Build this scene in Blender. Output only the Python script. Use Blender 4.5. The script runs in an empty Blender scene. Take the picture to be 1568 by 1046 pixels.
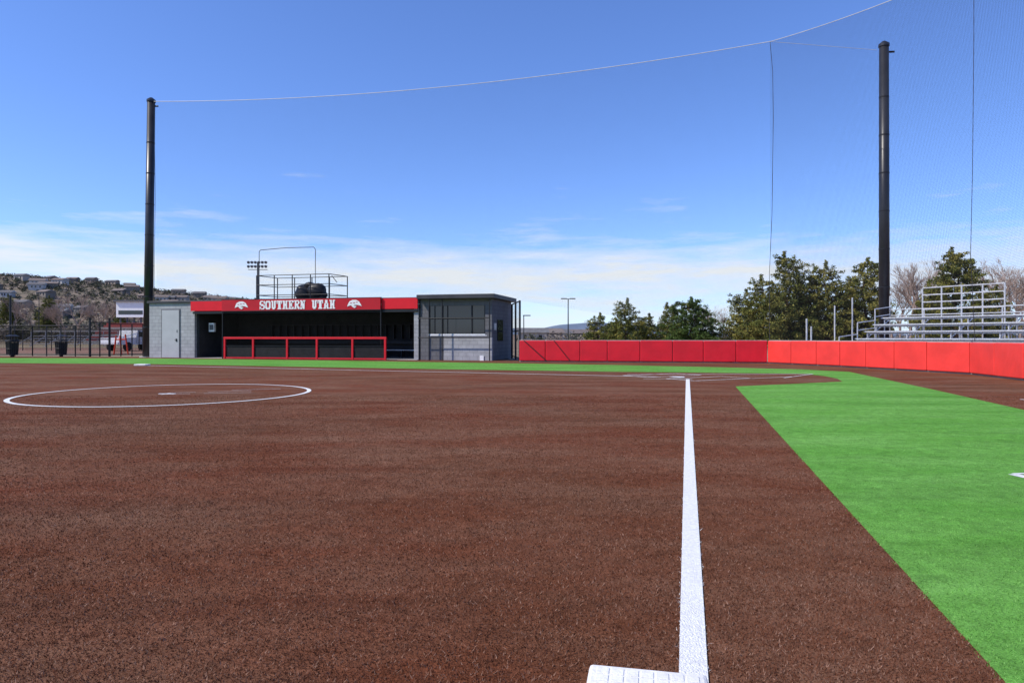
import bpy, math, random
import numpy as np
from mathutils import Vector, Matrix
random.seed(7); rng=np.random.default_rng(7)
R=math.radians
F=1045.0; YH=516.0; CH=1.2
def G(px,py):
    d=CH*F/(py-YH); return ((px-784)/F*d, d)
def W(px,py,d):
    return Vector(((px-784)/F*d, d, CH-(py-YH)*d/F))
scene=bpy.context.scene
# ------------------------------------------------------------ materials
def mat(name,col,rough=0.8,var=0.15,scale=6.0,bump=0.0,bscale=40.0,metal=0.0,spec=0.3,col2=None,detail=4):
    m=bpy.data.materials.new(name); m.use_nodes=True
    nt=m.node_tree; b=nt.nodes['Principled BSDF']
    b.inputs['Roughness'].default_value=rough; b.inputs['Metallic'].default_value=metal
    b.inputs['Specular IOR Level'].default_value=spec
    tc=nt.nodes.new('ShaderNodeTexCoord')
    n=nt.nodes.new('ShaderNodeTexNoise'); n.inputs['Scale'].default_value=scale; n.inputs['Detail'].default_value=detail
    nt.links.new(tc.outputs['Object'],n.inputs['Vector'])
    r=nt.nodes.new('ShaderNodeValToRGB')
    c1=[c*(1-var) for c in col]; c2=col2 if col2 else [min(1,c*(1+var)) for c in col]
    r.color_ramp.elements[0].position=0.32; r.color_ramp.elements[1].position=0.68
    r.color_ramp.elements[0].color=(*c1,1); r.color_ramp.elements[1].color=(*c2,1)
    nt.links.new(n.outputs['Fac'],r.inputs['Fac']); nt.links.new(r.outputs['Color'],b.inputs['Base Color'])
    if bump>0:
        n2=nt.nodes.new('ShaderNodeTexNoise'); n2.inputs['Scale'].default_value=bscale
        nt.links.new(tc.outputs['Object'],n2.inputs['Vector'])
        bp=nt.nodes.new('ShaderNodeBump'); bp.inputs['Strength'].default_value=bump; bp.inputs['Distance'].default_value=0.02
        nt.links.new(n2.outputs['Fac'],bp.inputs['Height']); nt.links.new(bp.outputs['Normal'],b.inputs['Normal'])
    return m
def ramp(nt,src,p0,c0,p1,c1):
    r=nt.nodes.new('ShaderNodeValToRGB'); e=r.color_ramp.elements
    e[0].position=p0;e[0].color=(*c0,1);e[1].position=p1;e[1].color=(*c1,1)
    nt.links.new(src,r.inputs['Fac']); return r.outputs['Color']
def noise(nt,vec,scale,detail=4,rough=.5):
    n=nt.nodes.new('ShaderNodeTexNoise'); n.inputs['Scale'].default_value=scale; n.inputs['Detail'].default_value=detail
    n.inputs['Roughness'].default_value=rough
    nt.links.new(vec,n.inputs['Vector']); return n.outputs['Fac']
def mixc(nt,mode,fac,a,b):
    m=nt.nodes.new('ShaderNodeMix'); m.data_type='RGBA'; m.blend_type=mode
    if isinstance(fac,(int,float)): m.inputs['Factor'].default_value=fac
    else: nt.links.new(fac,m.inputs['Factor'])
    for s,v in (('A',a),('B',b)):
        i=[q for q in m.inputs if q.name==s and q.type=='RGBA'][0]
        if isinstance(v,tuple): i.default_value=(*v,1)
        else: nt.links.new(v,i)
    return [o for o in m.outputs if o.type=='RGBA'][0]
def turf(name,ca,cb,cc,fine=0.5,spec=.06,streak=.8):
    m=bpy.data.materials.new(name); m.use_nodes=True; nt=m.node_tree; b=nt.nodes['Principled BSDF']
    b.inputs['Roughness'].default_value=.9; b.inputs['Specular IOR Level'].default_value=spec
    tc=nt.nodes.new('ShaderNodeTexCoord'); v=tc.outputs['Object']
    big=noise(nt,v,.28,3); c=ramp(nt,big,.35,ca,.65,cb)
    mp=nt.nodes.new('ShaderNodeMapping'); mp.inputs['Rotation'].default_value=(0,0,R(38)); mp.inputs['Scale'].default_value=(.55,1.3,1)
    nt.links.new(v,mp.inputs['Vector'])
    st=noise(nt,mp.outputs['Vector'],.9,5,.62); c=mixc(nt,'MIX',ramp(nt,st,.40,(0,0,0),.70,(streak,)*3),c,cc)
    mp2=nt.nodes.new('ShaderNodeMapping'); mp2.inputs['Rotation'].default_value=(0,0,R(8)); mp2.inputs['Scale'].default_value=(.12,1.5,1)
    nt.links.new(v,mp2.inputs['Vector']); s2=noise(nt,mp2.outputs['Vector'],1.0,3,.5)
    c=mixc(nt,'MULTIPLY',1.0,c,ramp(nt,s2,.36,(.88,)*3,.5,(1.03,)*3))
    f=noise(nt,v,95,3,.7); fc=ramp(nt,f,.30,(1-fine,)*3,.72,(1+fine,)*3)
    c=mixc(nt,'MULTIPLY',1.0,c,fc)
    f2=noise(nt,v,7,5,.7); c=mixc(nt,'MULTIPLY',1.0,c,ramp(nt,f2,.3,(.74,)*3,.7,(1.24,)*3))
    nt.links.new(c,b.inputs['Base Color'])
    bp=nt.nodes.new('ShaderNodeBump'); bp.inputs['Strength'].default_value=.6; bp.inputs['Distance'].default_value=.01
    nt.links.new(noise(nt,v,140,3,.7),bp.inputs['Height']); nt.links.new(bp.outputs['Normal'],b.inputs['Normal'])
    return m
def blockmat(name,col,mortar):
    m=bpy.data.materials.new(name); m.use_nodes=True; nt=m.node_tree; b=nt.nodes['Principled BSDF']
    b.inputs['Roughness'].default_value=.85
    tc=nt.nodes.new('ShaderNodeTexCoord'); s=nt.nodes.new('ShaderNodeSeparateXYZ'); nt.links.new(tc.outputs['Object'],s.inputs[0])
    ad=nt.nodes.new('ShaderNodeMath'); ad.operation='ADD'; nt.links.new(s.outputs['X'],ad.inputs[0]); nt.links.new(s.outputs['Y'],ad.inputs[1])
    cb=nt.nodes.new('ShaderNodeCombineXYZ'); nt.links.new(ad.outputs[0],cb.inputs['X']); nt.links.new(s.outputs['Z'],cb.inputs['Y'])
    br=nt.nodes.new('ShaderNodeTexBrick'); nt.links.new(cb.outputs[0],br.inputs['Vector'])
    br.inputs['Scale'].default_value=1; br.inputs['Brick Width'].default_value=.4; br.inputs['Row Height'].default_value=.2
    br.inputs['Mortar Size'].default_value=.012; br.inputs['Color1'].default_value=(*col,1)
    br.inputs['Color2'].default_value=(*[c*.9 for c in col],1); br.inputs['Mortar'].default_value=(*mortar,1)
    c=mixc(nt,'MULTIPLY',1.0,br.outputs['Color'],ramp(nt,noise(nt,tc.outputs['Object'],2.5,5),.3,(.85,)*3,.7,(1.08,)*3))
    nt.links.new(c,b.inputs['Base Color'])
    bp=nt.nodes.new('ShaderNodeBump'); bp.inputs['Strength'].default_value=.5; bp.inputs['Distance'].default_value=.01; bp.invert=True
    nt.links.new(br.outputs['Fac'],bp.inputs['Height']); nt.links.new(bp.outputs['Normal'],b.inputs['Normal'])
    return m
def netmat(name,pitch,wid,col):
    m=bpy.data.materials.new(name); m.use_nodes=True; nt=m.node_tree; nt.nodes.clear()
    out=nt.nodes.new('ShaderNodeOutputMaterial'); tr=nt.nodes.new('ShaderNodeBsdfTransparent'); df=nt.nodes.new('ShaderNodeBsdfDiffuse')
    df.inputs['Color'].default_value=(*col,1); mx=nt.nodes.new('ShaderNodeMixShader')
    uv=nt.nodes.new('ShaderNodeUVMap'); s=nt.nodes.new('ShaderNodeSeparateXYZ'); nt.links.new(uv.outputs[0],s.inputs[0])
    o=[]
    for a in 'XY':
        d=nt.nodes.new('ShaderNodeMath'); d.operation='DIVIDE'; nt.links.new(s.outputs[a],d.inputs[0]); d.inputs[1].default_value=pitch
        f=nt.nodes.new('ShaderNodeMath'); f.operation='FRACT'; nt.links.new(d.outputs[0],f.inputs[0])
        l=nt.nodes.new('ShaderNodeMath'); l.operation='LESS_THAN'; nt.links.new(f.outputs[0],l.inputs[0]); l.inputs[1].default_value=wid/pitch
        o.append(l.outputs[0])
    mm=nt.nodes.new('ShaderNodeMath'); mm.operation='MAXIMUM'; nt.links.new(o[0],mm.inputs[0]); nt.links.new(o[1],mm.inputs[1])
    nt.links.new(mm.outputs[0],mx.inputs[0]); nt.links.new(tr.outputs[0],mx.inputs[1]); nt.links.new(df.outputs[0],mx.inputs[2])
    nt.links.new(mx.outputs[0],out.inputs[0]); return m

M_brown=turf('brown_turf',(.145,.043,.019),(.128,.053,.026),(.200,.108,.066),.5)
M_green=turf('green_turf',(.098,.275,.040),(.115,.305,.046),(.165,.365,.080),.42)
M_white=mat('white_turf',(.76,.76,.74),.85,.12,60,.6,120,spec=.1)
M_tan=mat('dry_ground',(.26,.18,.115),.95,.3,.15,.2,3,col2=(.32,.25,.16))
M_black=mat('black_paint',(.018,.018,.02),.45,.2,5)
M_steelblk=mat('black_steel_pole',(.022,.023,.027),.38,.25,1.5,spec=.5)
M_red=mat('red_paint',(.58,.010,.02),.5,.08,3)
M_redfas=mat('red_banner',(.66,.009,.02),.55,.05,3)
M_darkred=mat('dark_red_banner',(.46,.008,.018),.6,.08,2)
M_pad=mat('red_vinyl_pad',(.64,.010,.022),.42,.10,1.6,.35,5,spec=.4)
M_pad_sunlit=mat('sunlit_red_vinyl_pad',(.76,.044,.033),.42,.09,1.6,.35,5,spec=.5)  # same red vinyl, with sunlight and glare put into a lighter colour
M_grey=blockmat('light_grey_block',(.38,.38,.39),(.26,.26,.27))
M_dgrey=blockmat('dark_grey_block',(.14,.14,.15),(.09,.09,.10))
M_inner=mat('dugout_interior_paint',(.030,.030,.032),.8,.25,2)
M_roof=mat('roof_metal',(.05,.05,.055),.5,.2,2)
M_door=mat('grey_door_paint',(.42,.42,.43),.5,.05,2)
M_glass=mat('dark_window_glass',(.012,.014,.018),.08,.1,1,spec=.7)
M_alu=mat('aluminium',(.72,.72,.72),.4,.08,4,metal=.25)
M_galv=mat('dull_galvanised',(.33,.33,.36),.6,.1,4,metal=.2)
M_conc=mat('concrete',(.36,.34,.31),.9,.12,3,.2,20)
M_cable=mat('steel_cable',(.6,.6,.57),.5,.1,4)
M_rope=mat('dark_rope',(.04,.04,.045),.8,.1,4)
M_whitep=mat('white_paint',(.78,.78,.78),.5,.05,2)
M_base=mat('white_base_rubber',(.74,.73,.70),.6,.10,14,.2,60)
M_net=netmat('fine_net',.048,.0020,(.02,.02,.025))
M_net2=netmat('side_net',.048,.0042,(.02,.02,.025))
M_dnet=netmat('dugout_net',.045,.006,(.01,.01,.01))
M_chain=netmat('black_chain_link',.05,.007,(.015,.015,.015))
M_bark=mat('pine_bark',(.10,.065,.045),.9,.3,6,.4,12)
M_bare=mat('bare_twigs',(.31,.23,.19),.9,.2,3)
M_n1=mat('needles_dark',(.048,.062,.018),.7,.3,1,spec=.15)
M_n2=mat('needles_olive',(.120,.130,.026),.7,.3,1,spec=.15)
M_n3=mat('needles_yellow',(.245,.215,.050),.7,.25,1,spec=.15)
M_n4=mat('needles_deep_green',(.060,.098,.022),.7,.3,1,spec=.15)
M_h1=mat('hill_scrub_dark',(.062,.070,.050),.9,.3,.05,spec=.05)  # scrub tones lightened and greyed, distance haze put into the colour
M_h2=mat('hill_scrub_olive',(.115,.112,.068),.9,.3,.05,spec=.05)
M_h3=mat('hill_scrub_brown',(.22,.185,.155),.9,.3,.05,spec=.05)
M_seat=mat('seat_red',(.28,.06,.05),.8)
M_hill=bpy.data.materials.new('hill_ground'); M_hill.use_nodes=True
nt=M_hill.node_tree; b=nt.nodes['Principled BSDF']; b.inputs['Roughness'].default_value=1; b.inputs['Specular IOR Level'].default_value=0
tc=nt.nodes.new('ShaderNodeTexCoord')
c=ramp(nt,noise(nt,tc.outputs['Object'],.02,5),.35,(.21,.165,.125),.65,(.30,.24,.19))
c=mixc(nt,'MIX',ramp(nt,noise(nt,tc.outputs['Object'],.16,6,.7),.44,(0,0,0),.56,(1,1,1)),c,(.12,.11,.08))
nt.links.new(c,b.inputs['Base Color'])
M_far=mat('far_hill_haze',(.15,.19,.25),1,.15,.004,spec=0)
M_mid=mat('brown_hill',(.20,.15,.12),1,.3,.03,spec=0)

# ------------------------------------------------------------ builder
class B:
    def __init__(s): s.v=[];s.f=[];s.m=[];s.mats=[];s.uv={}
    def mi(s,m):
        if m not in s.mats: s.mats.append(m)
        return s.mats.index(m)
    def poly(s,pts,m,uv=None):
        n=len(s.v); s.v+= [tuple(p) for p in pts]; s.f.append(tuple(range(n,n+len(pts)))); s.m.append(s.mi(m))
        if uv: s.uv[len(s.f)-1]=uv
    def box(s,a,b,m,T=None):
        x0,y0,z0=a;x1,y1,z1=b
        P=[(x0,y0,z0),(x1,y0,z0),(x1,y1,z0),(x0,y1,z0),(x0,y0,z1),(x1,y0,z1),(x1,y1,z1),(x0,y1,z1)]
        if T: P=[tuple(T@Vector(p)) for p in P]
        n=len(s.v); s.v+=P; k=s.mi(m)
        for q in [(0,3,2,1),(4,5,6,7),(0,1,5,4),(1,2,6,5),(2,3,7,6),(3,0,4,7)]:
            s.f.append(tuple(n+i for i in q)); s.m.append(k)
    def cyl(s,p,q,r1,r2,m,n=8,cap=True):
        p=Vector(p);q=Vector(q);d=(q-p)
        if d.length<1e-6:return
        d.normalize(); a=d.orthogonal().normalized(); c=d.cross(a); k=s.mi(m); o=len(s.v)
        for P,r in((p,r1),(q,r2)):
            for i in range(n):
                t=2*math.pi*i/n; s.v.append(tuple(P+a*math.cos(t)*r+c*math.sin(t)*r))
        for i in range(n):
            j=(i+1)%n; s.f.append((o+i,o+j,o+n+j,o+n+i)); s.m.append(k)
        if cap:
            s.f.append(tuple(o+n-1-i for i in range(n))); s.m.append(k); s.f.append(tuple(o+n+i for i in range(n))); s.m.append(k)
    def path(s,pts,r,m,n=6):
        for a,b in zip(pts[:-1],pts[1:]): s.cyl(a,b,r,r,m,n)
    def obj(s,name,parent=None,bevel=0,smooth=False):
        me=bpy.data.meshes.new(name); me.from_pydata(s.v,[],s.f)
        for m in s.mats: me.materials.append(m)
        me.polygons.foreach_set('material_index',s.m)
        if s.uv:
            ul=me.uv_layers.new(name='UVMap')
            for fi,uv in s.uv.items():
                for li,u in zip(me.polygons[fi].loop_indices,uv): ul.data[li].uv=u
        if smooth: me.polygons.foreach_set('use_smooth',[True]*len(s.f))
        me.update(); o=bpy.data.objects.new(name,me); scene.collection.objects.link(o)
        if parent: o.parent=parent
        if bevel:
            md=o.modifiers.new('bevel','BEVEL'); md.width=bevel; md.segments=2; md.limit_method='ANGLE'
        return o
def empty(name,loc=(0,0,0),rz=0):
    e=bpy.data.objects.new(name,None); e.location=loc; e.rotation_euler=(0,0,rz); scene.collection.objects.link(e); return e
def trimesh(name,V,mi,mats,parent=None):
    n=len(V)//3; me=bpy.data.meshes.new(name); me.vertices.add(n*3); me.vertices.foreach_set('co',V.astype(np.float32).ravel())
    me.loops.add(n*3); me.loops.foreach_set('vertex_index',np.arange(n*3,dtype=np.int32))
    me.polygons.add(n); me.polygons.foreach_set('loop_start',np.arange(0,n*3,3,dtype=np.int32))
    try: me.polygons.foreach_set('loop_total',np.full(n,3,dtype=np.int32))
    except Exception: pass
    for m in mats: me.materials.append(m)
    me.polygons.foreach_set('material_index',mi.astype(np.int32)); me.update(calc_edges=True); me.validate()
    o=bpy.data.objects.new(name,me); scene.collection.objects.link(o)
    if parent:o.parent=parent
    return o
def leaves(C,rad,n,size,flat=.7):
    k=len(C); d=rng.normal(size=(k,n,3)); d/=np.linalg.norm(d,axis=2,keepdims=True)
    r=rng.random((k,n,1))**.45; p=C[:,None,:]+d*r*rad[:,None,None]*np.array([1,1,flat])
    p=p.reshape(-1,3); N=len(p)
    a=rng.normal(size=(N,3)); a/=np.linalg.norm(a,axis=1,keepdims=True); b_=rng.normal(size=(N,3)); b_/=np.linalg.norm(b_,axis=1,keepdims=True)
    s=size*(.6+.8*rng.random((N,1)))
    V=np.stack([p-a*s*.5,p+a*s*.5,p+b_*s*.55],axis=1).reshape(-1,3); return V,N

# ------------------------------------------------------------ ground
bb=B(); n=72
ring=[(7000*math.cos(2*math.pi*i/n),7000*math.sin(2*math.pi*i/n),-.03) for i in range(n)]
bb.poly(ring,M_tan); bb.obj('ground')
bb=B()
bb.poly([(-60,-15,0),(40,-15,0),(40,24,0),(22,33.2,0),(11.5,33.0,0),(0,34.6,0),(-1,35.5,0),(-22,41.5,0),(-60,46,0)],M_brown); bb.obj('brown_turf_infield')
def gp(px,py,z): x,y=G(px,py); return (x,y,z)
bb=B(); z=.004
far_up=[(-400,546),(0,548.3),(230,549),(500,552.2),(780,556.5),(950,559.3),(1100,562.5),(1230,566),(1300,569.5)]
far_lo=[(-400,553),(0,556),(230,557.5),(500,562.5),(780,567),(950,569.5),(1100,571),(1230,572.5),(1262,576)]
for i in range(len(far_up)-1):
    bb.poly([gp(*far_lo[i],z),gp(*far_lo[i+1],z),gp(*far_up[i+1],z),gp(*far_up[i],z)],M_green)
e0=Vector((*G(1126,592),0)); e1=Vector((*G(1540,1046),0)); ed=(e1-e0).normalized()
E2=e1+ed*10
bb.poly([gp(1300,569.5,z),gp(1262,576,z),gp(1282,580,z),gp(1290,584.5,z),gp(1430,597,z)],M_green)
bb.poly([gp(1290,584.5,z),gp(1126,592,z),(E2.x,E2.y,z),(9.5,-8,z),gp(1640,643,z),gp(1568,628,z),gp(1430,597,z)],M_green)
bb.obj('green_turf_grass')
lines=empty('field_marking_lines')
def stripe(b_,p,q,w,z=.008,m=M_white):
    p=Vector(p);q=Vector(q);d=(q-p).normalized();nn=Vector((-d.y,d.x))*w/2
    b_.poly([(*(p-nn),z),(*(q-nn),z),(*(q+nn),z),(*(p+nn),z)],m)
f0=Vector(G(1062,1046)); f1=Vector(G(1053,581)); 
bb=B(); stripe(bb,f0,f1,.10); bb.obj('third_base_foul_line',lines)
bb=B(); stripe(bb,G(1012,577.5),G(205,559.7),.10,z=.009); bb.obj('first_base_foul_line',lines)
bb=B()
cx,cy,cr=-7.22,14.46,2.85
for i in range(96):
    a=2*math.pi*i/96;b2=2*math.pi*(i+1)/96
    bb.poly([(cx+math.cos(t)*r,cy+math.sin(t)*r,.008) for t,r in((a,cr-.09),(a,cr),(b2,cr),(b2,cr-.09))],M_white)
bb.obj('pitching_circle_line',lines)
bb=B()
for p_,q_ in(((250,604.3),(385,601.4)),((262,602.0),(385,598.8))):
    p=Vector(G(*p_));q=Vector(G(*q_)); stripe(bb,p,p.lerp(q,.3),.022); stripe(bb,p.lerp(q,.45),q,.022)
stripe(bb,G(247,604.7),G(262,602.0),.03); stripe(bb,G(355,597.5),G(430,596.0),.025)
bb.obj('pitching_lane_line',lines)
bb=B(); p=G(256,603.3); bb.box((p[0]-.17,p[1]-.035,0),(p[0]+.17,p[1]+.035,.010),M_base); bb.obj('pitching_plate',bevel=.003)
bb=B(); H=Vector(G(1048,577.5)); v=Vector((.2487,.9686)); u=Vector((-.9686,.2487))
ub=(u-v).normalized(); vb=Vector((-ub.y,ub.x))
for sgn in(1,-1):
    o0=H+vb*sgn*.4
    a=o0+ub*1.1;b2=o0-ub*1.1;c3=b2+vb*sgn*1.1;d3=a+vb*sgn*1.1
    for p,q in((a,b2),(b2,c3),(c3,d3),(d3,a)): stripe(bb,p,q,.06,z=.010)
stripe(bb,G(960,573.6),G(1245,573),.07); stripe(bb,G(1245,573),G(1200,579),.05); stripe(bb,G(1150,580),G(1215,577),.05)
stripe(bb,G(985,580.5),G(1060,581),.05)
bb.obj('batters_box_line',lines)
bb=B(); hp=[H,H+ub*.22+vb*.22,H+ub*.43+vb*.22,H+ub*.43-vb*.22,H+ub*.22-vb*.22]
bb.poly([(p.x,p.y,.014) for p in hp],M_base); bb.obj('home_plate')
bb=B(); stripe(bb,G(1551,727),G(1660,752),.10); stripe(bb,G(1551,727),G(1640,724),.04,z=.011); bb.obj('coach_box_line',lines)
bb=B(); stripe(bb,G(1562,612),G(1620,616),.08); bb.obj('on_deck_line',lines)
bb=B(); x,y=G(218,560); bb.box((x-.25,y-.2,0.0),(x+.25,y+.2,.07),M_base); bb.obj('first_base',bevel=.02)
e=empty('third_base',(.274,2.41,0),math.atan2(-.08,.393))
bb=B(); bb.box((0,-.40,0.001),(.40,0,.052),M_base); bb.obj('base_body',e,bevel=.014)
bb=B()
for i in range(1,8):
    for j in range(1,8):
        bb.box((.4*i/8-.021,-.4*j/8-.021,.052),(.4*i/8+.021,-.4*j/8+.021,.0548),M_base)
bb.obj('base_tread',e,bevel=.002)
N=400000
d=2.15*np.exp(rng.random(N)*math.log(14/2.15)); x=(rng.random(N)*2-1)*(.79*d+.2)
ang=rng.random(N)*2*math.pi; wd=.0017*np.sqrt(d/2.5)*(.6+.8*rng.random(N)); ht=(.005+.008*rng.random(N))
lean=rng.normal(size=(N,2))*.008
def lineside(px_,py_,a,b3): return (b3[0]-a[0])*(py_-a[1])-(b3[1]-a[1])*(px_-a[0])
fd=(f1-f0).normalized(); s=(x-f0.x)*fd.x+(d-f0.y)*fd.y; t=np.abs((x-f0.x)*(-fd.y)+(d-f0.y)*fd.x)
white=(t<.05+rng.normal(size=N)*.006)&(s>-.3)
ga=G(1430,597); gb=G(1568,628); gc=G(1640,643)
green=(lineside(x,d,(e0.x,e0.y),(e1.x,e1.y))+rng.normal(size=N)*.15>0)&(d<e0.y)&(lineside(x,d,ga,gb)<0)
green&=~((lineside(x,d,gb,gc)>0)&(d>gc[1]))
cc=(np.hypot(x-cx,d-cy)); white|=(cc<cr)&(cc>cr-.09)
keep=~((x>.24)&(x<.70)&(d<2.44)&(d>1.9))
M_bl=[mat('turf_fibre_brown_a',(.138,.051,.026),.8,.25,.8,spec=.08),mat('turf_fibre_brown_b',(.27,.155,.105),.7,.2,3,spec=.2),mat('turf_fibre_brown_c',(.085,.031,.017),.8,.25,.8,spec=.06),
      mat('turf_fibre_green_a',(.115,.30,.042),.65,.2,3,spec=.2),mat('turf_fibre_green_b',(.22,.45,.10),.55,.2,3,spec=.3),mat('turf_fibre_green_c',(.045,.16,.022),.7,.2,3,spec=.1),M_white]
tone=rng.choice(3,N,p=[.62,.15,.23]); mi=np.where(white,6,np.where(green,3+tone,tone))
ca,sa=np.cos(ang)*wd,np.sin(ang)*wd
V=np.stack([np.stack([x-ca,d-sa,np.zeros(N)],1),np.stack([x+ca,d+sa,np.zeros(N)],1),np.stack([x+lean[:,0],d+lean[:,1],ht],1)],1)
V=V[keep].reshape(-1,3); trimesh('turf_fibres_grass',V,mi[keep],M_bl)

# ------------------------------------------------------------ dugout building
DO=(-20.98,39.5); e=empty('dugout_building',(DO[0],DO[1],0),math.atan2(-5,19.96)); L=20.58
def S(px,yo=0):
    k=(px-784)/F; return (k*(39.5+.97*yo)+20.98-.243*yo)/(.9699+.243*k)
def Z(px,py,yo=0): d=39.5-.243*S(px,yo)+.97*yo; return CH-(py-YH)*d/F
s1=S(298); s2=S(641); RT=3.26
bb=B(); bb.box((0,0,0),(s1,4,3.12),M_grey); bb.obj('storage_room_walls',e)
bb=B(); a,b2=S(249),S(275); bb.box((a-.06,-.03,0),(b2+.06,-.002,Z(262,475)+.06),M_dgrey); bb.box((a,-.05,.02),(b2,-.032,Z(262,475)),M_door)
bb.box((b2-.2,-.075,.95),(b2-.12,-.052,1.1),M_black); bb.cyl((b2-.12,-.09,1.02),(b2-.26,-.09,1.02),.012,.012,M_black)
bb.box((b2-.14,-.06,1.45),(b2-.1,-.052,1.6),M_black); bb.obj('storage_door',e)
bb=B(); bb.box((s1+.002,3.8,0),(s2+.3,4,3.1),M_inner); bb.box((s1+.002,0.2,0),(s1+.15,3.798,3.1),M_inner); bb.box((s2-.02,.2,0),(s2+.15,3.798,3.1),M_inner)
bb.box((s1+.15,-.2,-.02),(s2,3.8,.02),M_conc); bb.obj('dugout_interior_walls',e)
bb=B(); bb.box((s1+.5,3.0,.42),(s2-.5,3.4,.47),M_alu)
for i in range(9):
    xx=s1+.8+i*(s2-s1-1.6)/8; bb.box((xx-.04,3.1,.02),(xx+.04,3.3,.42),M_black)
bb.box((s1+.5,3.45,.8),(s2-.5,3.5,.95),M_black); bb.obj('players_bench',e)
bb=B()
for i in range(20):
    xx=s1+2.6+i*.5; bb.box((xx,3.55,1.1),(xx+.03,3.78,1.9),M_black)
bb.box((s1+2.4,3.5,1.9),(s2-.6,3.78,1.95),M_black); 
bb.obj('bat_cubby_rack',e)
bb=B(); xx=S(309); bb.box((xx,.6,1.5),(xx+.35,.75,2.0),M_alu); bb.box((xx+.05,.58,1.6),(xx+.3,.6,1.9),M_dgrey); bb.obj('electric_panel_box',e)
bb=B(); bb.box((-.1,-.1,3.122),(s2+.05,4.1,RT),M_roof); bb.box((s2+.052,-.45,3.14),(L+.25,4.25,RT+.10),M_roof); bb.obj('roof',e,bevel=.02)
bb=B()
bb.box((S(295),-.16,2.66),(S(345)-.01,-.102,3.2),M_redfas); bb.box((S(586)+.01,-.16,2.66),(s2,-.102,3.22),M_redfas)
bb.obj('red_fascia',e)
bb=B(); bb.box((S(345),-.30,2.64),(S(586),-.18,3.24),M_darkred); bb.box((S(345)-.03,-.29,3.242),(S(586)+.03,-.17,3.28),M_black); bb.box((S(345)-.03,-.29,2.60),(S(586)+.03,-.17,2.638),M_black)
bb.box((s1,-.15,2.5),(s2,.1,2.62),M_black)
bb.obj('banner_sign',e)
FONT={'S':["0111101","1100011","1100001","1111100","0011111","1000011","1100011","1011110"],
'O':["0111110","1110111","1100011","1100011","1100011","1100011","1110111","0111110"],
'U':["1110111","0110110","0110110","0110110","0110110","0110110","0111110","0011100"],
'T':["1111111","1011101","1011101","0011100","0011100","0011100","0011100","0111110"],
'H':["1110111","0110110","0110110","0111110","0111110","0110110","0110110","1110111"],
'E':["1111111","0110011","0110100","0111100","0111100","0110100","0110011","1111111"],
'R':["1111110","0110011","0110011","0111110","0111100","0110110","0110111","1110011"],
'N':["1110111","0111010","0111010","0111110","0111110","0101110","0101110","1110110"],
'A':["0011100","0011100","0011100","0110110","0110110","0111110","0110110","1110111"]}
def word(b_,txt,x0,x1,z0,z1,y0,y1,m):
    n=len(txt); cw=(x1-x0)/n
    for i,ch in enumerate(txt):
        if ch==' ':continue
        g=FONT[ch]; px_=cw*.92/7; pz=(z1-z0)/8
        for r,row in enumerate(g):
            c0=None
            for c in range(8):
                on=c<7 and row[c]=='1'
                if on and c0 is None:c0=c
                if not on and c0 is not None:
                    b_.box((x0+i*cw+c0*px_,y0,z1-(r+1)*pz),(x0+i*cw+c*px_,y1,z1-r*pz),m); c0=None
bb=B(); word(bb,'SOUTHERN UTAH',S(398,-.3),S(514,-.3),2.70,3.17,-.32,-.301,M_whitep); bb.obj('sign_lettering',e)
bb=B()
for cpx in(370,543):
    sx=S(cpx,-.3); 
    prof=[(-.38,-.02),(-.30,.13),(-.12,.21),(.1,.21),(.27,.12),(.36,-.02),(.42,-.12),(.2,-.06),(.0,-.04),(-.05,-.12),(.12,-.15),(.0,-.22),(-.14,-.14),(-.2,-.06),(-.42,-.14)]
    cen=(sx,-.318,2.94)
    for p,q in zip(prof,prof[1:]+prof[:1]):
        bb.poly([cen,(sx+p[0],-.318,2.94+p[1]),(sx+q[0],-.318,2.94+q[1])],M_whitep)
    for k in range(3):
        bb.box((sx-.25+k*.17,-.325,2.97+.02*k),(sx-.14+k*.17,-.319,3.0+.02*k),M_darkred)
bb.obj('thunderbird_logo',e)
bb=B(); x0,x1=S(345),S(586); bb.poly([(x0,-.2,1.15),(x1,-.2,1.15),(x1,-.2,2.6),(x0,-.2,2.6)],M_dnet,[(0,0),(x1-x0,0),(x1-x0,1.5),(0,1.5)])
bb.obj('dugout_front_net',e)
bb=B()
for xx in(x0,x1): bb.cyl((xx,-.22,0),(xx,-.22,2.7),.035,.035,M_black)
bb.obj('net_posts',e)
bb=B(); x0,x1=S(343,-.5),S(592,-.5); yo=-.5
bb.box((x0,yo-.05,1.08),(x1,yo+.05,1.2),M_red); bb.box((x0+.10,yo-.03,.02),(x1-.10,yo+.03,.09),M_red)
posts=[S(p,-.5) for p in(344.5,388,440,485.5,540,590)]
for xx in posts: bb.box((xx-.055,yo-.048,0),(xx+.055,yo+.048,1.08),M_red)
bb.obj('red_rail_frame',e,bevel=.008)
bb=B()
for p,q in zip(posts[:-1],posts[1:]):
    bb.poly([(p+.055,yo,.09),(q-.055,yo,.09),(q-.055,yo,1.08),(p+.055,yo,1.08)],M_dnet,[(0,0),(q-p,0),(q-p,1),(0,1)])
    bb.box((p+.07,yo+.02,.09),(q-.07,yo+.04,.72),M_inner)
    bb.box((p+.056,yo-.02,.70),(q-.056,yo+.02,.73),M_black)
bb.obj('rail_mesh_panels',e)
bb=B(); bb.box((S(634.5),-.06,0),(S(642),.35,2.655),M_grey); bb.obj('pillar',e,bevel=.01)
sa_,sw0,sw1=S(644),S(656),S(743); zw0,zw1=1.30,2.80
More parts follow.
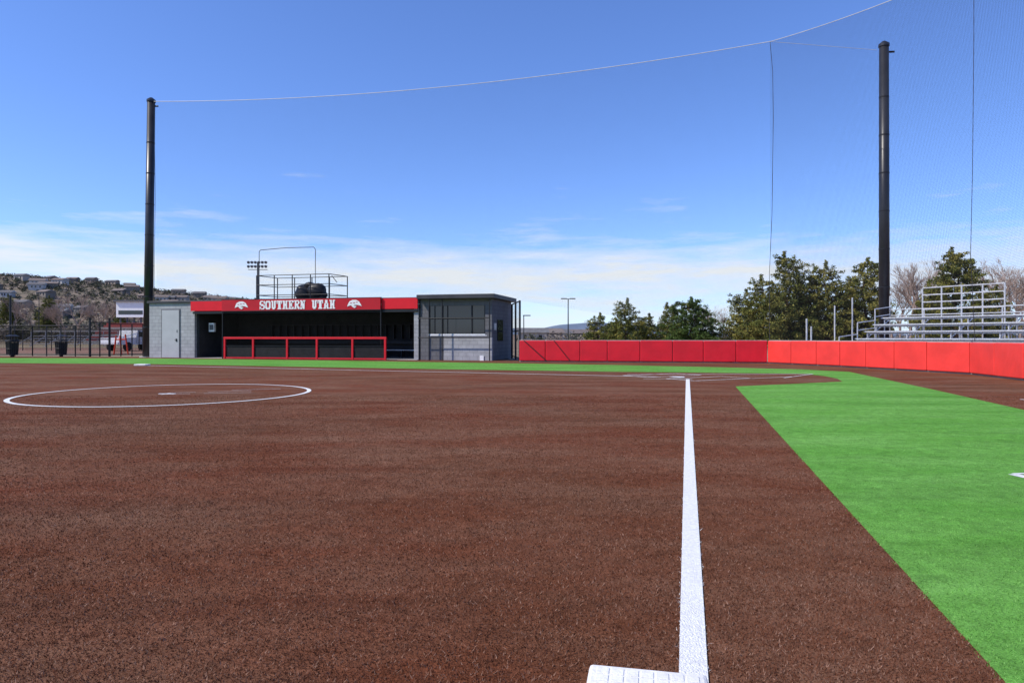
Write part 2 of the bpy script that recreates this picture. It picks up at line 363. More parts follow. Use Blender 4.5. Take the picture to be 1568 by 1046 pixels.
bb=B(); bb.box((sa_,0,0),(S(680)-.002,.2,zw0),M_dgrey); bb.box((S(680),-.02,0),(L,.2,zw0-.12),M_grey); bb.box((S(680),-.03,zw0-.118),(L,.2,zw0),M_dgrey)
bb.box((sa_,0,zw0+.001),(sw0,.2,3.138),M_dgrey); bb.box((sw1,0,zw0+.001),(L,.2,3.138),M_dgrey); bb.box((sw0+.001,0,zw1),(sw1-.001,.2,3.138),M_dgrey)
bb.box((L-.2,.201,0),(L,4,3.138),M_dgrey); bb.box((sa_,3.8,0),(L-.201,4,3.138),M_dgrey)
bb.obj('press_box_walls',e)
bb=B(); bb.box((sw0+.002,.08,zw0+.002),(sw1-.002,.1,zw1-.002),M_glass)
for xx in(sw0+.03,S(677),S(722),sw1-.03): bb.box((xx-.03,.03,zw0+.002),(xx+.03,.075,zw1-.002),M_black)
bb.box((sw0,-.02,zw0-.002),(sw1,.0-.003,zw0+.05),M_whitep)
bb.box((sw0,-.035,zw0-.05),(sw1+.1,-.004,zw0-.01),M_alu)
bb.box((L+.002,1.0,1.0),(L+.03,2.1,2.1),M_glass); bb.box((L+.002,.4,1.55),(L+.05,.7,1.9),M_alu)
bb.obj('press_box_windows',e)
bb=B()
for z_ in(1.16,2.15): bb.cyl((sa_,-.35,z_),(L,-.35,z_),.025,.025,M_black)
for xx in(sa_+.05,S(657,-.35),S(677,-.35),L-.02): bb.cyl((xx,-.35,0),(xx,-.35,3.14),.03,.03,M_black)
bb.box((S(735),-.06,0),(S(741),-.021,.25),M_whitep)
bb.obj('press_box_railing',e)
bb=B(); yb,yf=3.4,1.6; xl,xr=S(393,yf),S(532,yb); zr=RT; zt=4.75
xr2=xr-.2
cor=[(xl,yf),(xr2,yf),(xr,yb),(xl+.2,yb)]
for i in range(4):
    p,q=cor[i],cor[(i+1)%4]
    for zz in(zt,zt-.55,zr+.35): bb.cyl((*p,zz),(*q,zz),.022,.022,M_black)
    for k in range(4 if i%2==0 else 1):
        t=k/4 if i%2==0 else 0; bb.cyl((p[0]+(q[0]-p[0])*t,p[1]+(q[1]-p[1])*t,zr),(p[0]+(q[0]-p[0])*t,p[1]+(q[1]-p[1])*t,zt),.03,.03,M_black)
bb.cyl((S(508,yf),yf,zt-.1),(xr2+.5,yf,zr+1.0),.02,.02,M_black)
bb.obj('roof_railing',e)
bb=B(); xa,xb=S(397,2.4),S(483,2.4); zz=Z(440,381,2.4)
bb.path([(xa,2.4,zr),(xa,2.4,zz-.12),(xa+.1,2.4,zz-.03),(S(440,2.4),2.4,zz+.05),(xb-.1,2.4,zz+.03),(xb,2.4,zz-.1),(xb,2.4,zr)],.019,M_rope); bb.obj('roof_pipe_hoop',e)
import bmesh
bm=bmesh.new()
def blob(c,r,sc):
    q=bmesh.ops.create_icosphere(bm,subdivisions=3,radius=r,matrix=Matrix.Translation(c)@Matrix.Diagonal((*sc,1)))
    for v_ in q['verts']:
        n_=math.sin(v_.co.x*9+v_.co.z*5)*.03+math.sin(v_.co.z*17+v_.co.x*4)*.025; v_.co+= (v_.co-Vector(c)).normalized()*n_
xm=S(476,2.4)
blob((xm-.45,2.4,RT+.50),.50,(1.1,.8,1.0)); blob((xm+.35,2.4,RT+.56),.56,(1.05,.8,.95)); blob((xm,2.4,RT+.90),.34,(1.6,.8,.6)); blob((xm+.75,2.4,RT+.3),.30,(.9,.8,1))
me=bpy.data.meshes.new('tarp_covered_gear'); bm.to_mesh(me); bm.free(); me.materials.append(M_black); me.polygons.foreach_set('use_smooth',[True]*len(me.polygons))
o=bpy.data.objects.new('tarp_covered_gear',me); scene.collection.objects.link(o); o.parent=e
bb=B(); bb.box((xm-.95,1.9,RT),(xm+1.05,2.9,RT+.16),M_black); bb.obj('gear_crate',e,bevel=.03)

e=empty('black_gate')
bb=B(); gx=lambda px,d:(px-784)/F*d
for px,d_ in((784,37.5),(789.5,35.5),(796,33.8)): bb.cyl((gx(px,d_),d_,0),(gx(px,d_),d_,3.0),.05,.05,M_black)
for z_ in(.15,1.5,2.98):
    bb.cyl((gx(784,37.5),37.5,z_),(gx(796,33.8),33.8,z_),.035,.035,M_black)
bb.obj('frame',e)
bb=B(); bb.poly([(gx(784,37.5),37.5,.15),(gx(796,33.8),33.8,.15),(gx(796,33.8),33.8,2.98),(gx(784,37.5),37.5,2.98)],M_chain,[(0,0),(3.8,0),(3.8,2.8),(0,2.8)]); bb.obj('chain_link',e)

# ------------------------------------------------------------ padded wall
e=empty('red_padded_wall')
wp=[795,835,888,930,980,1030,1077,1127,1175]
P0=Vector((.35,33.0));P1=Vector((11.6,31.0))
def onseg(px,a,b3):
    k=(px-784)/F; dx=b3-a; t=(k*a.y-a.x)/(dx.x-k*dx.y); return a+dx*t
pts=[onseg(p,P0,P1) for p in wp]
P2=Vector((13.1,27.3));P3=Vector((14.2,23.4));P4=Vector((14.6,21.8));P5=Vector((14.0,18.7));P6=Vector((13.2,15.2));P7=Vector((12.4,11.5))
pts2=[P1]+[P1.lerp(P2,.35),P1.lerp(P2,.7),P2]+[P2.lerp(P3,.33),P2.lerp(P3,.66),P3,P4,P4.lerp(P5,.5),P5,P5.lerp(P6,.5),P6,P6.lerp(P7,.5),P7]
WH=1.03
def pads(pl,m,nm):
    for i,(a,b3) in enumerate(zip(pl[:-1],pl[1:])):
        d_=(b3-a); ln=d_.length; T=Matrix.Translation((a.x,a.y,0))@Matrix.Rotation(math.atan2(d_.y,d_.x),4,'Z')
        q=B(); q.box((.008,0,.05),(ln-.008,.09,WH+random.uniform(-.012,.006)),m,T); q.obj(nm+'_%d'%i,e,bevel=.028)
        q=B(); q.box((0,.092,.0),(ln,.14,WH+.02),M_conc,T); q.obj(nm+'_backing_%d'%i,e)
pads(pts,M_pad,'pad'); pads(pts2,M_pad_sunlit,'pad_side')
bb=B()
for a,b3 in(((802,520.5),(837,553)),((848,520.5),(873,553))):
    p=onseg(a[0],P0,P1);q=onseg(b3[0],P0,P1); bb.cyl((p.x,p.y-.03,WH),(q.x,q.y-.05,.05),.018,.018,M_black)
bb.obj('wall_shadow_rods',e)  # added black rods standing in for diagonal shadow lines across the pads

# ------------------------------------------------------------ poles and net
def netpole(x0,y0,z1,lean,r0,r1):
    e=empty('net_support_pole'); b_=B()
    p=Vector((x0,y0,-.05));q=Vector((x0+lean,y0,z1)); b_.cyl(p,q,r0,r1,M_steelblk,24); b_.obj('tapered_shaft',e)
    for po in e.children[0].data.polygons: po.use_smooth=len(po.vertices)==4
    b_=B(); b_.cyl(q,q+Vector((0,0,.12)),r1*1.15,r1*1.15,M_steelblk,24); b_.cyl(q+Vector((0,0,.12)),q+Vector((0,0,.25)),r1*1.15,r1*.4,M_steelblk,24)
    for t in(.12,.24,.36,.48,.6,.72,.84): 
        c=p.lerp(q,t); rr=r0+(r1-r0)*t; b_.cyl(c-Vector((0,0,.03)),c+Vector((0,0,.03)),rr*1.04,rr*1.04,M_black,24)
    b_.cyl(p,p+Vector((0,0,.1)),r0*1.7,r0*1.7,M_conc,24)
    b_.cyl(q+Vector((.15,0,-.25)),q+Vector((.45,-.1,-.28)),.05,.05,M_black); b_.obj('cap_and_bands',e); return q
pl=netpole(-21.50,40.3,15.05,.20,.265,.215)
pr=netpole(gx(1354,32.5),32.5,15.0,-.02,.245,.21)
def par(a,b3,sag,n=24):
    a=Vector(a);b3=Vector(b3); return [a.lerp(b3,i/n)-Vector((0,0,4*sag*(i/n)*(1-i/n))) for i in range(n+1)]
topL=W(236,156,40.0); topC=W(1179,64.5,32.4); topR=topC+Vector((2.5,-4,0))*3.2; topR.z=15.3
e=empty('backstop_net')
T1=par(topL,topC,.72); T2=par(topC,topR,.5)
bb=B(); bb.path(T1,.017,M_cable,5); bb.path(T2,.014,M_cable,5); bb.cyl(topC,pr+Vector((-.4,-.1,-.2)),.009,.009,M_cable,5); bb.obj('top_cable',e)
bl=[Vector((-20.9,40.2,3.3)),Vector((-1.0,35.4,3.3)),Vector((.2,33.2,3.0)),Vector((11.75,31.15,1.05))]
def sample(pl_,n):
    ls=[(b3-a).length for a,b3 in zip(pl_[:-1],pl_[1:])]; tot=sum(ls); out=[]
    for i in range(n+1):
        t=tot*i/n; k=0
        while k<len(ls)-1 and t>ls[k]: t-=ls[k];k+=1
        out.append(pl_[k].lerp(pl_[k+1],min(1,t/ls[k])))
    return out,tot
def netsurf(T,Bt,m,nm):
    q=B(); n=len(T)-1; cum=0
    for i in range(n):
        w=(T[i+1]-T[i]).length; h=14
        for j in range(4):
            a0,a1=j/4,(j+1)/4
            q.poly([Bt[i].lerp(T[i],a0),Bt[i+1].lerp(T[i+1],a0),Bt[i+1].lerp(T[i+1],a1),Bt[i].lerp(T[i],a1)],m,[(cum,h*a0),(cum+w,h*a0),(cum+w,h*a1),(cum,h*a1)])
        cum+=w
    q.obj(nm,e)
b1,_=sample(bl,24); netsurf(T1,b1,M_net,'net_mesh_back')
bl2=[Vector((p.x+.12,p.y,1.05)) for p in (P1,P2,P3,P4,P5,P6,P7)]
b2_,_=sample(bl2,24); netsurf(T2,b2_,M_net2,'net_mesh_side')
bb=B(); 
bb.path([topC,W(1183,110,32.2),W(1184,180,32),W(1182,330,31.6),W(1178,420,31.4),Vector((11.75,31.15,1.05))],.012,M_rope,5)
bb.path([W(1491,-90,24.9),W(1491,60,24.5),W(1489,260,23.2),W(1486,390,22.3),Vector((14.75,21.75,1.05))],.010,M_rope,5)
bb.path([W(236,156,40),W(238,300,40),W(236,455,40)],.012,M_rope,5)
bb.obj('vertical_ropes',e)

# ------------------------------------------------------------ bleachers
def bleacher(org,dr,length,rows,r0,r1):
    e=empty('aluminum_bleachers',(org.x,org.y,0),math.atan2(dr.y,dr.x))
    q=B(); D=.66; rise=.32
    for r in range(rows):
        z_=.45+r*rise; y_=r*D
        q.box((0,y_,z_),(length,y_+.25,z_+.05),M_alu)
        q.box((0,y_+.30,z_-.30),(length,y_+.58,z_-.255),M_alu)
        q.box((0,y_+.26,z_-.08),(length,y_+.285,z_-.001),M_alu)
    q.obj('seat_planks',e)
    q=B()
    nb=int(length/1.8)+1
    for i in range(nb):
        xx=.1+(length-.2)*i/(nb-1)
        for r in range(rows):
            z_=.45+r*rise; y_=r*D+.12
            q.cyl((xx,y_,0),(xx,y_,z_),.026,.026,M_alu,6); 
            if r: q.cyl((xx,y_,.08),(xx,y_-D,z_-rise),.02,.02,M_alu,6)
        q.cyl((xx,0,.06),(xx,rows*D,.06),.03,.03,M_alu,6); q.cyl((xx,0,.15),(xx,rows*D,.15+rows*rise),.026,.026,M_alu,6)
    q.obj('understructure',e)
    q=B(); zs=.45+(rows-1)*rise; zt=zs+1.35; yb=rows*D+.05
    for zz in(zt,zt-.32,zt-.64,zt-.96): q.cyl((r0,yb,zz),(r1,yb,zz),.028,.028,M_alu,6)
    for i in range(5):
        xx=r0+(r1-r0)*i/4; q.cyl((xx,yb,0),(xx,yb,zt),.03,.03,M_alu,6)
    for zz in(zs+.15,zs+.42): q.cyl((0,yb,zz),(length,yb,zz),.024,.024,M_alu,6)
    for i in range(nb+1): xx=length*i/nb; q.cyl((xx,yb,0),(xx,yb,zs+.42),.026,.026,M_alu,6)
    for xx in(0,length):
        for r in range(0,rows+1,2):
            yy=min(yb,.2+r*D); zz=.95+r*rise
            q.cyl((xx,yy,.0),(xx,yy,zz+.25),.026,.026,M_alu,6)
            if r<rows: 
                y2=min(yb,.2+(r+2)*D)
                for o_ in(-.1,.25): q.cyl((xx,yy,zz+o_),(xx,y2,zz+o_+ .12),.022,.022,M_alu,6)
    q.obj('guard_rails',e)
bleacher(Vector((14.3,30.1)),Vector((.5,-.866)),11.0,6,1.5,4.8)
bb=B()
for px,py in((1235,488),(1242,500)): 
    p=W(px,py,30.5); bb.cyl((p.x,p.y,0),p,.04,.04,M_alu,8)
for px,py in((1278,468),(1305,456)): 
    p=W(px,py,33.5); bb.cyl((p.x,p.y,0),p,.035,.035,M_alu,8)
bb.obj('metal_fence_posts')

# ------------------------------------------------------------ trees
def pine(px,top,hw,d_,tone=(.35,.4,.25),green=False,dens=1.0,shape=.62):
    p=W(px,top,d_); Ht=p.z; Rw=hw*d_/F; e=empty('pine_tree',(p.x,p.y,0))
    q=B(); segs=6; pts=[Vector((math.sin(i*1.7+px)*.05*i,math.cos(i*2.1+px)*.05*i,Ht*.96*i/segs)) for i in range(segs+1)]
    for i in range(segs):
        t=i/segs; q.cyl(pts[i],pts[i+1],.022*Ht*(1-t)+.02,.022*Ht*(1-(i+1)/segs)+.02,M_bark,8,False)
    C=[];Rr=[]
    lev=int(Ht/.34); 
    for l in range(lev):
        t=.06+.90*l/lev; prof=((1-t)**shape)*(.6+.4*min(1,(t-.02)*5)); nb=random.randint(6,9)
        base=pts[min(segs-1,int(t*segs))].lerp(pts[min(segs,int(t*segs)+1)],t*segs-int(t*segs)); a0=random.random()*6.28
        for k in range(nb):
            a=a0+k*6.28/nb+random.uniform(-.4,.4)
            lobe=1+.20*math.sin(a*2+px)+.17*math.sin(t*17+a*3+px)
            rl=Rw*prof*lobe*random.uniform(.72,1.12)+.10
            up=random.uniform(.0,.38)*rl*(.4+t)
            tip=base+Vector((math.cos(a)*rl,math.sin(a)*rl,up)); q.cyl(base,tip,.035*(1-t)+.015,.01,M_bark,4,False)
            nc=max(1,int(rl/.40))
            for c_ in range(nc):
                f_=1-.8*c_/max(1,nc)
                if random.random()<.08: continue
                cp=base.lerp(tip,f_)+Vector([random.uniform(-.14,.14) for _ in range(3)]); C.append(cp); Rr.append(random.uniform(.27,.50)*(.70+.38*(1-t)))
    for k in range(5): C.append(pts[-1]+Vector((random.uniform(-.08,.08),0,-.35+.15*k))); Rr.append(.26-.025*k)
    q.obj('trunk_and_limbs',e)
    C=np.array([tuple(c) for c in C]);Rr=np.array(Rr); n=int(34*dens); V,N_=leaves(C,Rr,n,.19)
    k=len(C); base=rng.choice(3,k,p=tone); mi=np.repeat(base,n); fl=rng.random(N_)<.3; mi=np.where(fl,rng.choice(3,N_,p=tone),mi)
    trimesh('needle_foliage',V,mi,[M_n4 if green else M_n1,M_n4 if green else M_n2,M_n2 if green else M_n3],e)
def bare(px,top,d_,spread=.75,lv=6,nm='bare_tree'):
    p=W(px,top,d_); q=B(); Ht=p.z
    def rec(a,dr,ln,r,l):
        b3=a+dr*ln; q.cyl(a,b3,r,r*.7,M_bare,3 if l<4 else 5,False)
        if l==0: return
        for _ in range(3 if l>1 else 5):
            nd=(dr+Vector([random.uniform(-spread,spread),random.uniform(-spread,spread),random.uniform(-.1,.45)])).normalized()
            rec(a.lerp(b3,random.uniform(.45,1)),nd,ln*random.uniform(.6,.85),r*.58,l-1)
    rec(Vector((0,0,0)),Vector((0,0,1)),Ht*.22,Ht*.014,lv); 
    o=q.obj(nm); o.location=(p.x,p.y,0)
    zmax=max(v_.co.z for v_ in o.data.vertices); s_=Ht/zmax; o.scale=(s_,s_,s_)
Y=(.20,.42,.38); Dk=(.42,.38,.20)
for a in [(915,481,25,88,Dk,.6),(940,490,20,90,Y,.6),(958,458,36,82,Dk,.72),(990,482,24,86,Dk,.6),(1024,464,21,86,Y,.65),(1140,444,36,72,Y,.58),(1170,421,42,66,Y,.6),
          (1207,384,50,62,(.32,.42,.26),.6),(1240,430,32,66,Y,.55),(1265,400,44,62,Y,.52),(1297,440,30,66,Dk,.55),(1324,394,48,62,Y,.5),(1426,432,38,66,Y,.55),(1464,377,66,60,(.28,.42,.30),.52),(1518,438,36,66,Y,.55)]:
    pine(a[0],a[1],a[2],a[3],a[4],shape=a[5])
pine(1058,457,40,74,(.45,.45,.10),True,1.6,.42)
for a in [(1092,464,95),(1112,466,98),(1076,472,100),(1394,390,78),(1378,418,82),(1365,430,84),(1406,400,80),(1534,388,76),(1562,398,74),(1548,404,80),(1590,395,76),(1012,486,100),(345,450,110),(365,454,115)]:
    bare(*a)
# ------------------------------------------------------------ hills
def prof(xr):
    px=784+xr/600*F
    X=[-1500,-300,0,50,100,150,200,250,300,350,400,480,600,720,2500]; Yv=[401,411,420,424,430,434,441,446,451,457,463,478,498,514,516]
    return (YH-np.interp(px,X,Yv))/F*600
n1,n2=130,34; bb=B(); Vg=[]
def hz(x_,y_):
    t=min(1,max(0,(y_-260)/340)); s_=t*t*(3-2*t)
    xr=x_*600/max(y_,300) if y_<600 else x_
    return prof(xr)*s_+ (math.sin(x_*.03)+math.sin(y_*.045+x_*.02)+math.sin(x_*.011+2))*1.2*s_-.2
for j in range(n2):
    for i in range(n1):
        x_=-1300+1400*i/(n1-1); y_=255+ 460*j/(n2-1); Vg.append((x_,y_,hz(x_,y_)-(max(0,y_-640)*.1)))
bb.v=Vg
k=bb.mi(M_hill)
for j in range(n2-1):
    for i in range(n1-1): bb.f.append((j*n1+i,j*n1+i+1,(j+1)*n1+i+1,(j+1)*n1+i)); bb.m.append(k)
bb.obj('hillside_terrain',smooth=True)
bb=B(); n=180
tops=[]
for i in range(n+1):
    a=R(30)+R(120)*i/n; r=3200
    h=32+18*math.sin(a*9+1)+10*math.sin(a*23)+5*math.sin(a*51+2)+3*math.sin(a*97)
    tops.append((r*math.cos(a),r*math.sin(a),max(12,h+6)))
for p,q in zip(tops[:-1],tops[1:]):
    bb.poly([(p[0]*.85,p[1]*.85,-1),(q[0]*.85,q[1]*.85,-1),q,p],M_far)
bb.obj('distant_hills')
bb=B(); nn_=40; row=[]
for i in range(nn_+1):
    x_=-5+75*i/nn_; hh=4.2*math.sin(math.pi*i/nn_)*(.75+.25*math.sin(i*.9))+1.2; row.append((x_,hh))
for (x_,h_),(x2,h2) in zip(row[:-1],row[1:]):
    bb.poly([(x_,300,-.1),(x2,300,-.1),(x2,330,h2),(x_,330,h_)],M_mid); bb.poly([(x_,330,h_),(x2,330,h2),(x2,380,-1),(x_,380,-1)],M_mid)
bb.obj('low_brown_hill')
HC=[(.38,.34,.30),(.25,.20,.17),(.46,.44,.41),(.19,.17,.15),(.32,.26,.21)]
HM=[mat('house_wall_%d'%i,c_,.9,.1,1) for i,c_ in enumerate(HC)]; RM=[mat('house_roof_a',(.14,.135,.135),.9,.2,1),mat('house_roof_b',(.19,.155,.135),.9,.2,1)]
def house(x_,y_,z_,w,dp,h,rz,i):
    q=B(); T=Matrix.Translation((x_,y_,z_))@Matrix.Rotation(rz,4,'Z'); wm=HM[i%5]; rm=RM[i%2]
    q.box((-w/2,-dp/2,-3),(w/2,dp/2,h),wm,T)
    P=[(-w/2-.6,-dp/2-.6,h+.02),(w/2+.6,-dp/2-.6,h+.02),(w/2+.6,dp/2+.6,h+.02),(-w/2-.6,dp/2+.6,h+.02),(-w/2-.6,0,h+dp*.25),(w/2+.6,0,h+dp*.25)]
    P=[T@Vector(p) for p in P]; q.poly([P[0],P[1],P[5],P[4]],rm); q.poly([P[2],P[3],P[4],P[5]],rm); q.poly([P[1],P[2],P[5]],wm); q.poly([P[3],P[0],P[4]],wm)
    for kx in(-.32,-.08,.22): q.box((w*kx,-dp/2-.05,h*.35),(w*kx+w*.11,-dp/2-.004,h*.75),M_glass,T)
    q.obj('hillside_house')
for i in range(46):
    y_=random.uniform(370,590); px=random.uniform(-60,400); x_=(px-784)/F*y_; z_=hz(x_,y_); house(x_,y_,z_,random.uniform(6,11),random.uniform(5,7),random.uniform(2.4,3.8),random.uniform(-.5,.5),i)
C=[];Rr=[]
for i in range(3600):
    y_=random.uniform(265,600) if i>500 else random.uniform(575,612); px=random.uniform(-150,520); x_=(px-784)/F*y_; r_=random.uniform(.8,2.4); C.append((x_,y_,hz(x_,y_)+r_*.6)); Rr.append(r_)
C=np.array(C);Rr=np.array(Rr); V,N_=leaves(C,Rr,34,1.1,.9); mi=np.repeat(rng.choice(3,len(C),p=[.48,.30,.22]),34); trimesh('hillside_trees_foliage',V,mi,[M_h1,M_h2,M_h3])
C=[];Rr=[]
for i in range(520):
    y_=random.uniform(130,250); px=random.uniform(-100,395); x_=(px-784)/F*y_; r_=random.uniform(1.0,2.4); C.append((x_,y_,random.uniform(.4,1.0)*r_+random.uniform(0,2.6)*(y_/250))); Rr.append(r_)
for i in range(300):
    y_=random.uniform(110,220); px=random.uniform(790,1700); x_=(px-784)/F*y_; r_=random.uniform(.7,1.5); C.append((x_,y_,r_*.6)); Rr.append(r_)
C=np.array(C);Rr=np.array(Rr); V,N_=leaves(C,Rr,80,.5,.9); mi=np.repeat(rng.choice(3,len(C),p=[.3,.25,.45]),80); trimesh('distant_trees_foliage',V,mi,[M_h1,M_h2,M_h3])
for a in [(120,448,140),(150,452,135),(165,455,150),(60,455,150),(100,460,130),(20,452,160),(200,458,150)]: bare(*a,lv=6)
pine(75,452,22,150,Dk); pine(12,450,22,160,Dk); pine(185,455,16,160,Dk)
for i,px in enumerate((815,838,850,880)):
    y_=170+10*i; house((px-784)/F*y_,y_,0,7,5,2.2,.2*i,i)

# ------------------------------------------------------------ left area
e=empty('stadium_press_building'); d_=120
bb=B(); p=W(178,462,d_);q=W(222,486,d_); bb.box((p.x,d_,q.z),(q.x,d_+5,p.z),M_whitep); bb.box((p.x-.3,d_-.4,p.z),(q.x+.3,d_+5.3,p.z+.25),M_dgrey)
bb.box((p.x+.4,d_-.03,q.z+.5),(q.x-.4,d_-.003,q.z+1.2),M_glass)
for i in range(4): bb.cyl((p.x+.5+i*1.2,d_+.5,0),(p.x+.5+i*1.2,d_+.5,q.z),.15,.15,M_dgrey)
bb.obj('press_level',e)
bb=B()
for i in range(9):
    z_=3.6-i*.38; bb.box((p.x-1,d_-1.2-i*.8,0),(q.x+9,d_-.42-i*.8,z_),M_conc if i%3==2 else M_seat)
bb.obj('seating_rows',e)
e=empty('far_field_bleachers')
bb=B()
for i in range(4):
    bb.box((-62,88-i*.7,.32*(4-i)),(-47,88.3-i*.7,.32*(4-i)+.06),M_galv)
for i in range(9):
    bb.cyl((-62+i*1.87,88,0),(-62+i*1.87,88,1.9),.04,.04,M_galv,6); bb.cyl((-62+i*1.87,85,0),(-62+i*1.87,88,1.3),.035,.035,M_galv,6)
bb.cyl((-62,88.4,1.9),(-47,88.4,1.9),.035,.035,M_galv,6); bb.obj('bench_rows',e)
bb=B(); bb.poly([(-70,50,-.012),(-24,50,-.012),(-26,75,-.012),(-80,75,-.012)],mat('dirt',(.26,.14,.09),.95,.15,.4,.2,6)); bb.obj('dirt_infield_ground')
bb=B(); bb.poly([(-90,76,-.012),(-26,76,-.012),(-30,120,-.012),(-120,120,-.012)],mat('dormant_grass',(.30,.23,.13),.95,.2,.3)); bb.obj('dormant_grass_field')
def fence(p,q,h,n,rails=(1.0,),nm='chain_link_fence',r=.035):
    e=empty(nm); a=Vector((*p,0));b3=Vector((*q,0)); q_=B(); dz=Vector((0,0,1))
    for i in range(n+1): c=a.lerp(b3,i/n); q_.cyl(c,c+dz*h,r,r,M_black,6)
    for t in rails: q_.cyl(a+dz*h*t,b3+dz*h*t,r*.8,r*.8,M_black,6)
    q_.obj('posts_and_rails',e); q_=B(); ln=(b3-a).length
    q_.poly([a+dz*.05,b3+dz*.05,b3+dz*h,a+dz*h],M_chain,[(0,0),(ln,0),(ln,h),(0,h)]); q_.obj('mesh',e)
def gd(px,d_): return ((px-784)/F*d_,d_)
fence(gd(-60,42.5),gd(50,43),1.9,4,(1.0,.5,.05)); fence(gd(50,43),gd(138,42),1.9,4,(1.0,.05)); fence(gd(138,41.5),gd(168,42),2.1,2,(1.0,.5,.05)); fence(gd(168,42),gd(219,43),2.0,3,(1.0,.05))
fence((-62,62),(-24,58),1.8,14,(1.0,)); fence((-90,100),(-28,96),2.4,18,(1.0,))
for px,d_,h in((16,44,3.8),(60,120,8),(138,41.5,2.3),(168,42,2.3)):
    bb=B(); x,y=gd(px,d_); bb.cyl((x,y,0),(x,y,h),.07,.06,M_black,8); bb.cyl((x,y,h),(x,y,h+.06),.09,.09,M_black,8); bb.obj('fence_gate_post' if d_<100 else 'utility_pole')
for px,d_ in((94,41.5),(19,40.5)):
    x,y=gd(px,d_); e=empty('trash_receptacle',(x,y,0)); bb=B()
    for i in range(18):
        a=2*math.pi*i/18; bb.cyl((.27*math.cos(a),.27*math.sin(a),.12),(.32*math.cos(a),.32*math.sin(a),.95),.018,.018,M_black,5)
    for z_,r_ in((.14,.28),(.5,.3),(.93,.33)):
        for i in range(18):
            a=2*math.pi*i/18;b3=2*math.pi*(i+1)/18; bb.cyl((r_*math.cos(a),r_*math.sin(a),z_),(r_*math.cos(b3),r_*math.sin(b3),z_),.02,.02,M_black,5)
    bb.cyl((0,0,.13),(0,0,.85),.24,.26,M_inner,16); bb.cyl((0,0,0),(0,0,.12),.1,.1,M_black,10); bb.obj('slatted_barrel',e)
    bb=B(); bb.cyl((0,0,.97),(0,0,1.02),.36,.34,M_black,18); bb.cyl((-.3,0,.95),(-.3,0,1.25),.02,.02,M_black,6); bb.cyl((.3,0,.95),(.3,0,1.25),.02,.02,M_black,6); bb.cyl((0,0,1.25),(0,0,1.32),.36,.15,M_black,18); bb.obj('lid',e)
M_or=mat('orange_red_plastic',(.65,.06,.02),.5,.1,3)
e=empty('red_barricade'); bb=B()
for px,tp,lx in((178,514,-.15),(184,514,.1),(192,512,.2)):
    p=W(px,tp,46); bb.cyl((p.x+lx,46,0),(p.x,46,p.z),.05,.05,M_or,8)
p=W(178,520,46);q=W(192,520,46); bb.cyl(p,q,.04,.04,M_or,8); bb.obj('frame',e)
x,y=gd(207,60); e=empty('white_pickup_truck',(x,y,0),R(75)); M_car=mat('white_car_paint',(.75,.75,.76),.25,.02,1,spec=.5); M_tire=mat('tire',(.02,.02,.02),.8,.1,4)
bb=B(); pr_=[(-2.7,.55),(2.6,.55),(2.75,.75),(2.7,1.05),(1.5,1.15),(.85,1.75),(-.7,1.8),(-.85,1.15),(-2.7,1.12)]
n=len(pr_)
for sy in(-.95,.95): bb.poly([(a,sy,b3) for a,b3 in (pr_ if sy<0 else pr_[::-1])],M_car)
for i in range(n):
    a,b3=pr_[i],pr_[(i+1)%n]; bb.poly([(a[0],-.95,a[1]),(a[0],.95,a[1]),(b3[0],.95,b3[1]),(b3[0],-.95,b3[1])],M_car)
bb.obj('body',e)
bb=B()
for sy in(-.96,.952): bb.box((-.6,sy,1.2),(.1,sy+.008,1.65),M_glass); bb.box((.2,sy,1.2),(.9,sy+.008,1.55),M_glass)
for sx in(-1.7,1.7):
    for sy in(-.98,.74): bb.cyl((sx,sy,.38),(sx,sy+.24,.38),.38,.38,M_tire,18)
bb.box((-2.78,-.9,.6),(-2.71,.9,.75),M_alu); bb.box((2.76,-.9,.55),(2.83,.9,.75),M_alu); bb.obj('windows_wheels_bumpers',e)
p=W(870,458,90); bb=B(); bb.cyl((p.x,90,0),p,.09,.06,M_steelblk,8); bb.box((p.x-.95,89.85,p.z-.02),(p.x-.2,90.15,p.z+.1),M_steelblk); bb.box((p.x+.2,89.85,p.z-.02),(p.x+.95,90.15,p.z+.1),M_steelblk); bb.cyl((p.x-.3,90,p.z),(p.x+.3,90,p.z),.04,.04,M_steelblk); bb.cyl((p.x,90,0),(p.x,90,.6),.25,.25,M_conc,10); bb.obj('parking_light_pole')
p=W(802,484,90); bb=B(); bb.cyl((p.x,90,0),p,.07,.06,M_steelblk,8); bb.box((p.x-.1,89.8,p.z),(p.x+.9,90.2,p.z+.12),M_steelblk); bb.obj('street_lamp')
d_=150; p=W(395,402,d_); bb=B(); bb.cyl((p.x,d_,0),p,.3,.18,M_steelblk,10)
for zz in(0,-.85,-1.6): bb.box((p.x-2.1,d_-.08,p.z+zz-.06),(p.x+2.1,d_+.08,p.z+zz+.06),M_steelblk)
for zz in(.1,-.8):
    for i in range(6): xx=p.x-1.9+i*.76; bb.cyl((xx,d_-.1,p.z+zz),(xx,d_-.5,p.z+zz-.18),.14,.32,M_dgrey,10)
bb.obj('stadium_light_tower')

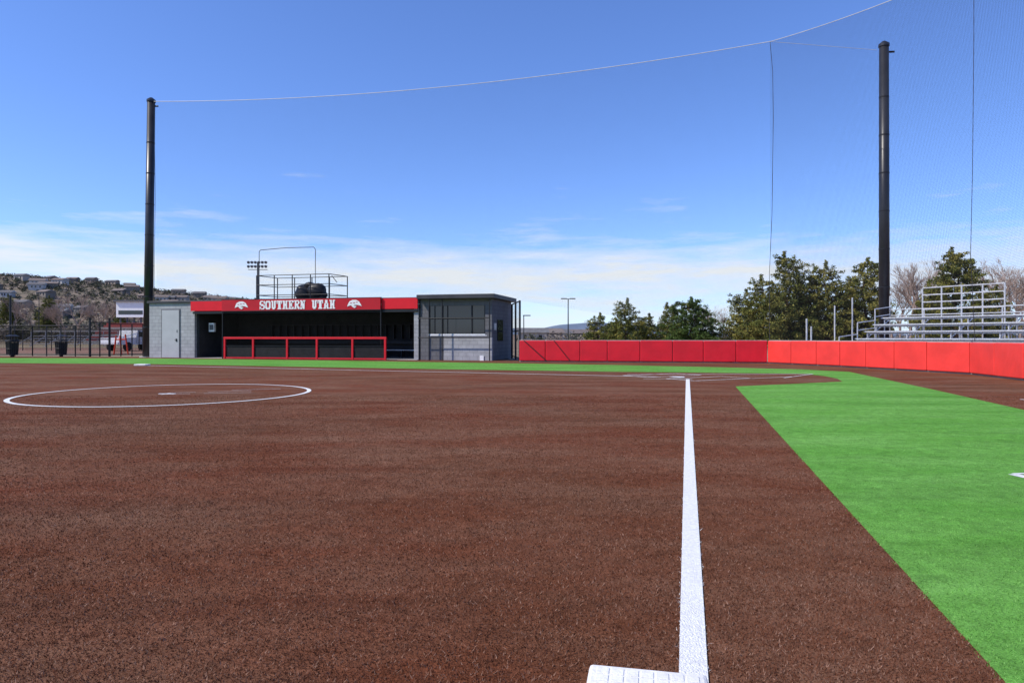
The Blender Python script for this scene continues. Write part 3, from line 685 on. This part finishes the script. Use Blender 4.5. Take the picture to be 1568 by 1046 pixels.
# ------------------------------------------------------------ light
sd=Vector((-.93,-.37,0)).normalized(); el=R(47); sdir=Vector((sd.x*math.cos(el),sd.y*math.cos(el),math.sin(el)))
sl=bpy.data.lights.new('sun','SUN'); sl.energy=4.7; sl.angle=R(.5); sl.color=(1,.93,.83); so=bpy.data.objects.new('sun',sl); so.rotation_euler=sdir.to_track_quat('Z','Y').to_euler(); scene.collection.objects.link(so)
w=bpy.data.worlds.new('World'); scene.world=w; w.use_nodes=True; nt=w.node_tree; bg=nt.nodes['Background']
sk=nt.nodes.new('ShaderNodeTexSky'); sk.sky_type='NISHITA'; sk.sun_disc=False; sk.sun_elevation=el; sk.sun_rotation=math.atan2(sd.x,sd.y); sk.altitude=900; sk.air_density=1.0; sk.dust_density=.4; sk.ozone_density=2.2
tc=nt.nodes.new('ShaderNodeTexCoord'); sp=nt.nodes.new('ShaderNodeSeparateXYZ'); nt.links.new(tc.outputs['Generated'],sp.inputs[0])
mp=nt.nodes.new('ShaderNodeMapping'); mp.inputs['Scale'].default_value=(2.0,2.0,15); mp.inputs['Rotation'].default_value=(0,R(2),0); nt.links.new(tc.outputs['Generated'],mp.inputs['Vector'])
nz=noise(nt,mp.outputs['Vector'],3.2,11,.62)
band=nt.nodes.new('ShaderNodeValToRGB'); cr_=band.color_ramp; cr_.elements[0].position=0; cr_.elements[0].color=(.50,)*3+(1,); cr_.elements[1].position=.30; cr_.elements[1].color=(.0,.0,.0,1)
for p_,v_ in((.03,.50),(.06,.60),(.09,.66),(.118,.50),(.14,.30),(.17,.23),(.21,.18)):
    q_=cr_.elements.new(p_); q_.color=(v_,)*3+(1,)
nt.links.new(sp.outputs['Z'],band.inputs['Fac'])
ad=nt.nodes.new('ShaderNodeMath'); ad.operation='ADD'; nt.links.new(nz,ad.inputs[0]); nt.links.new(band.outputs['Color'],ad.inputs[1])
mr=nt.nodes.new('ShaderNodeMapRange'); mr.inputs['From Min'].default_value=.80; mr.inputs['From Max'].default_value=1.26; nt.links.new(ad.outputs[0],mr.inputs['Value'])
c0=mixc(nt,'MULTIPLY',1.0,sk.outputs[0],(1.34,1.66,2.45))
cm=mixc(nt,'MIX',mr.outputs[0],c0,(9.6,10.2,10.9)); nt.links.new(cm,bg.inputs['Color']); bg.inputs['Strength'].default_value=.088
cd=bpy.data.cameras.new('camera'); cd.lens=24; cd.sensor_width=36; cd.shift_y=-7/1568; cd.clip_end=20000; cd.clip_start=.05
co=bpy.data.objects.new('camera',cd); co.location=(0,0,CH); co.rotation_euler=(R(90),0,0); scene.collection.objects.link(co); scene.camera=co
scene.view_settings.view_transform='Standard'; scene.view_settings.look='None'; scene.view_settings.exposure=0
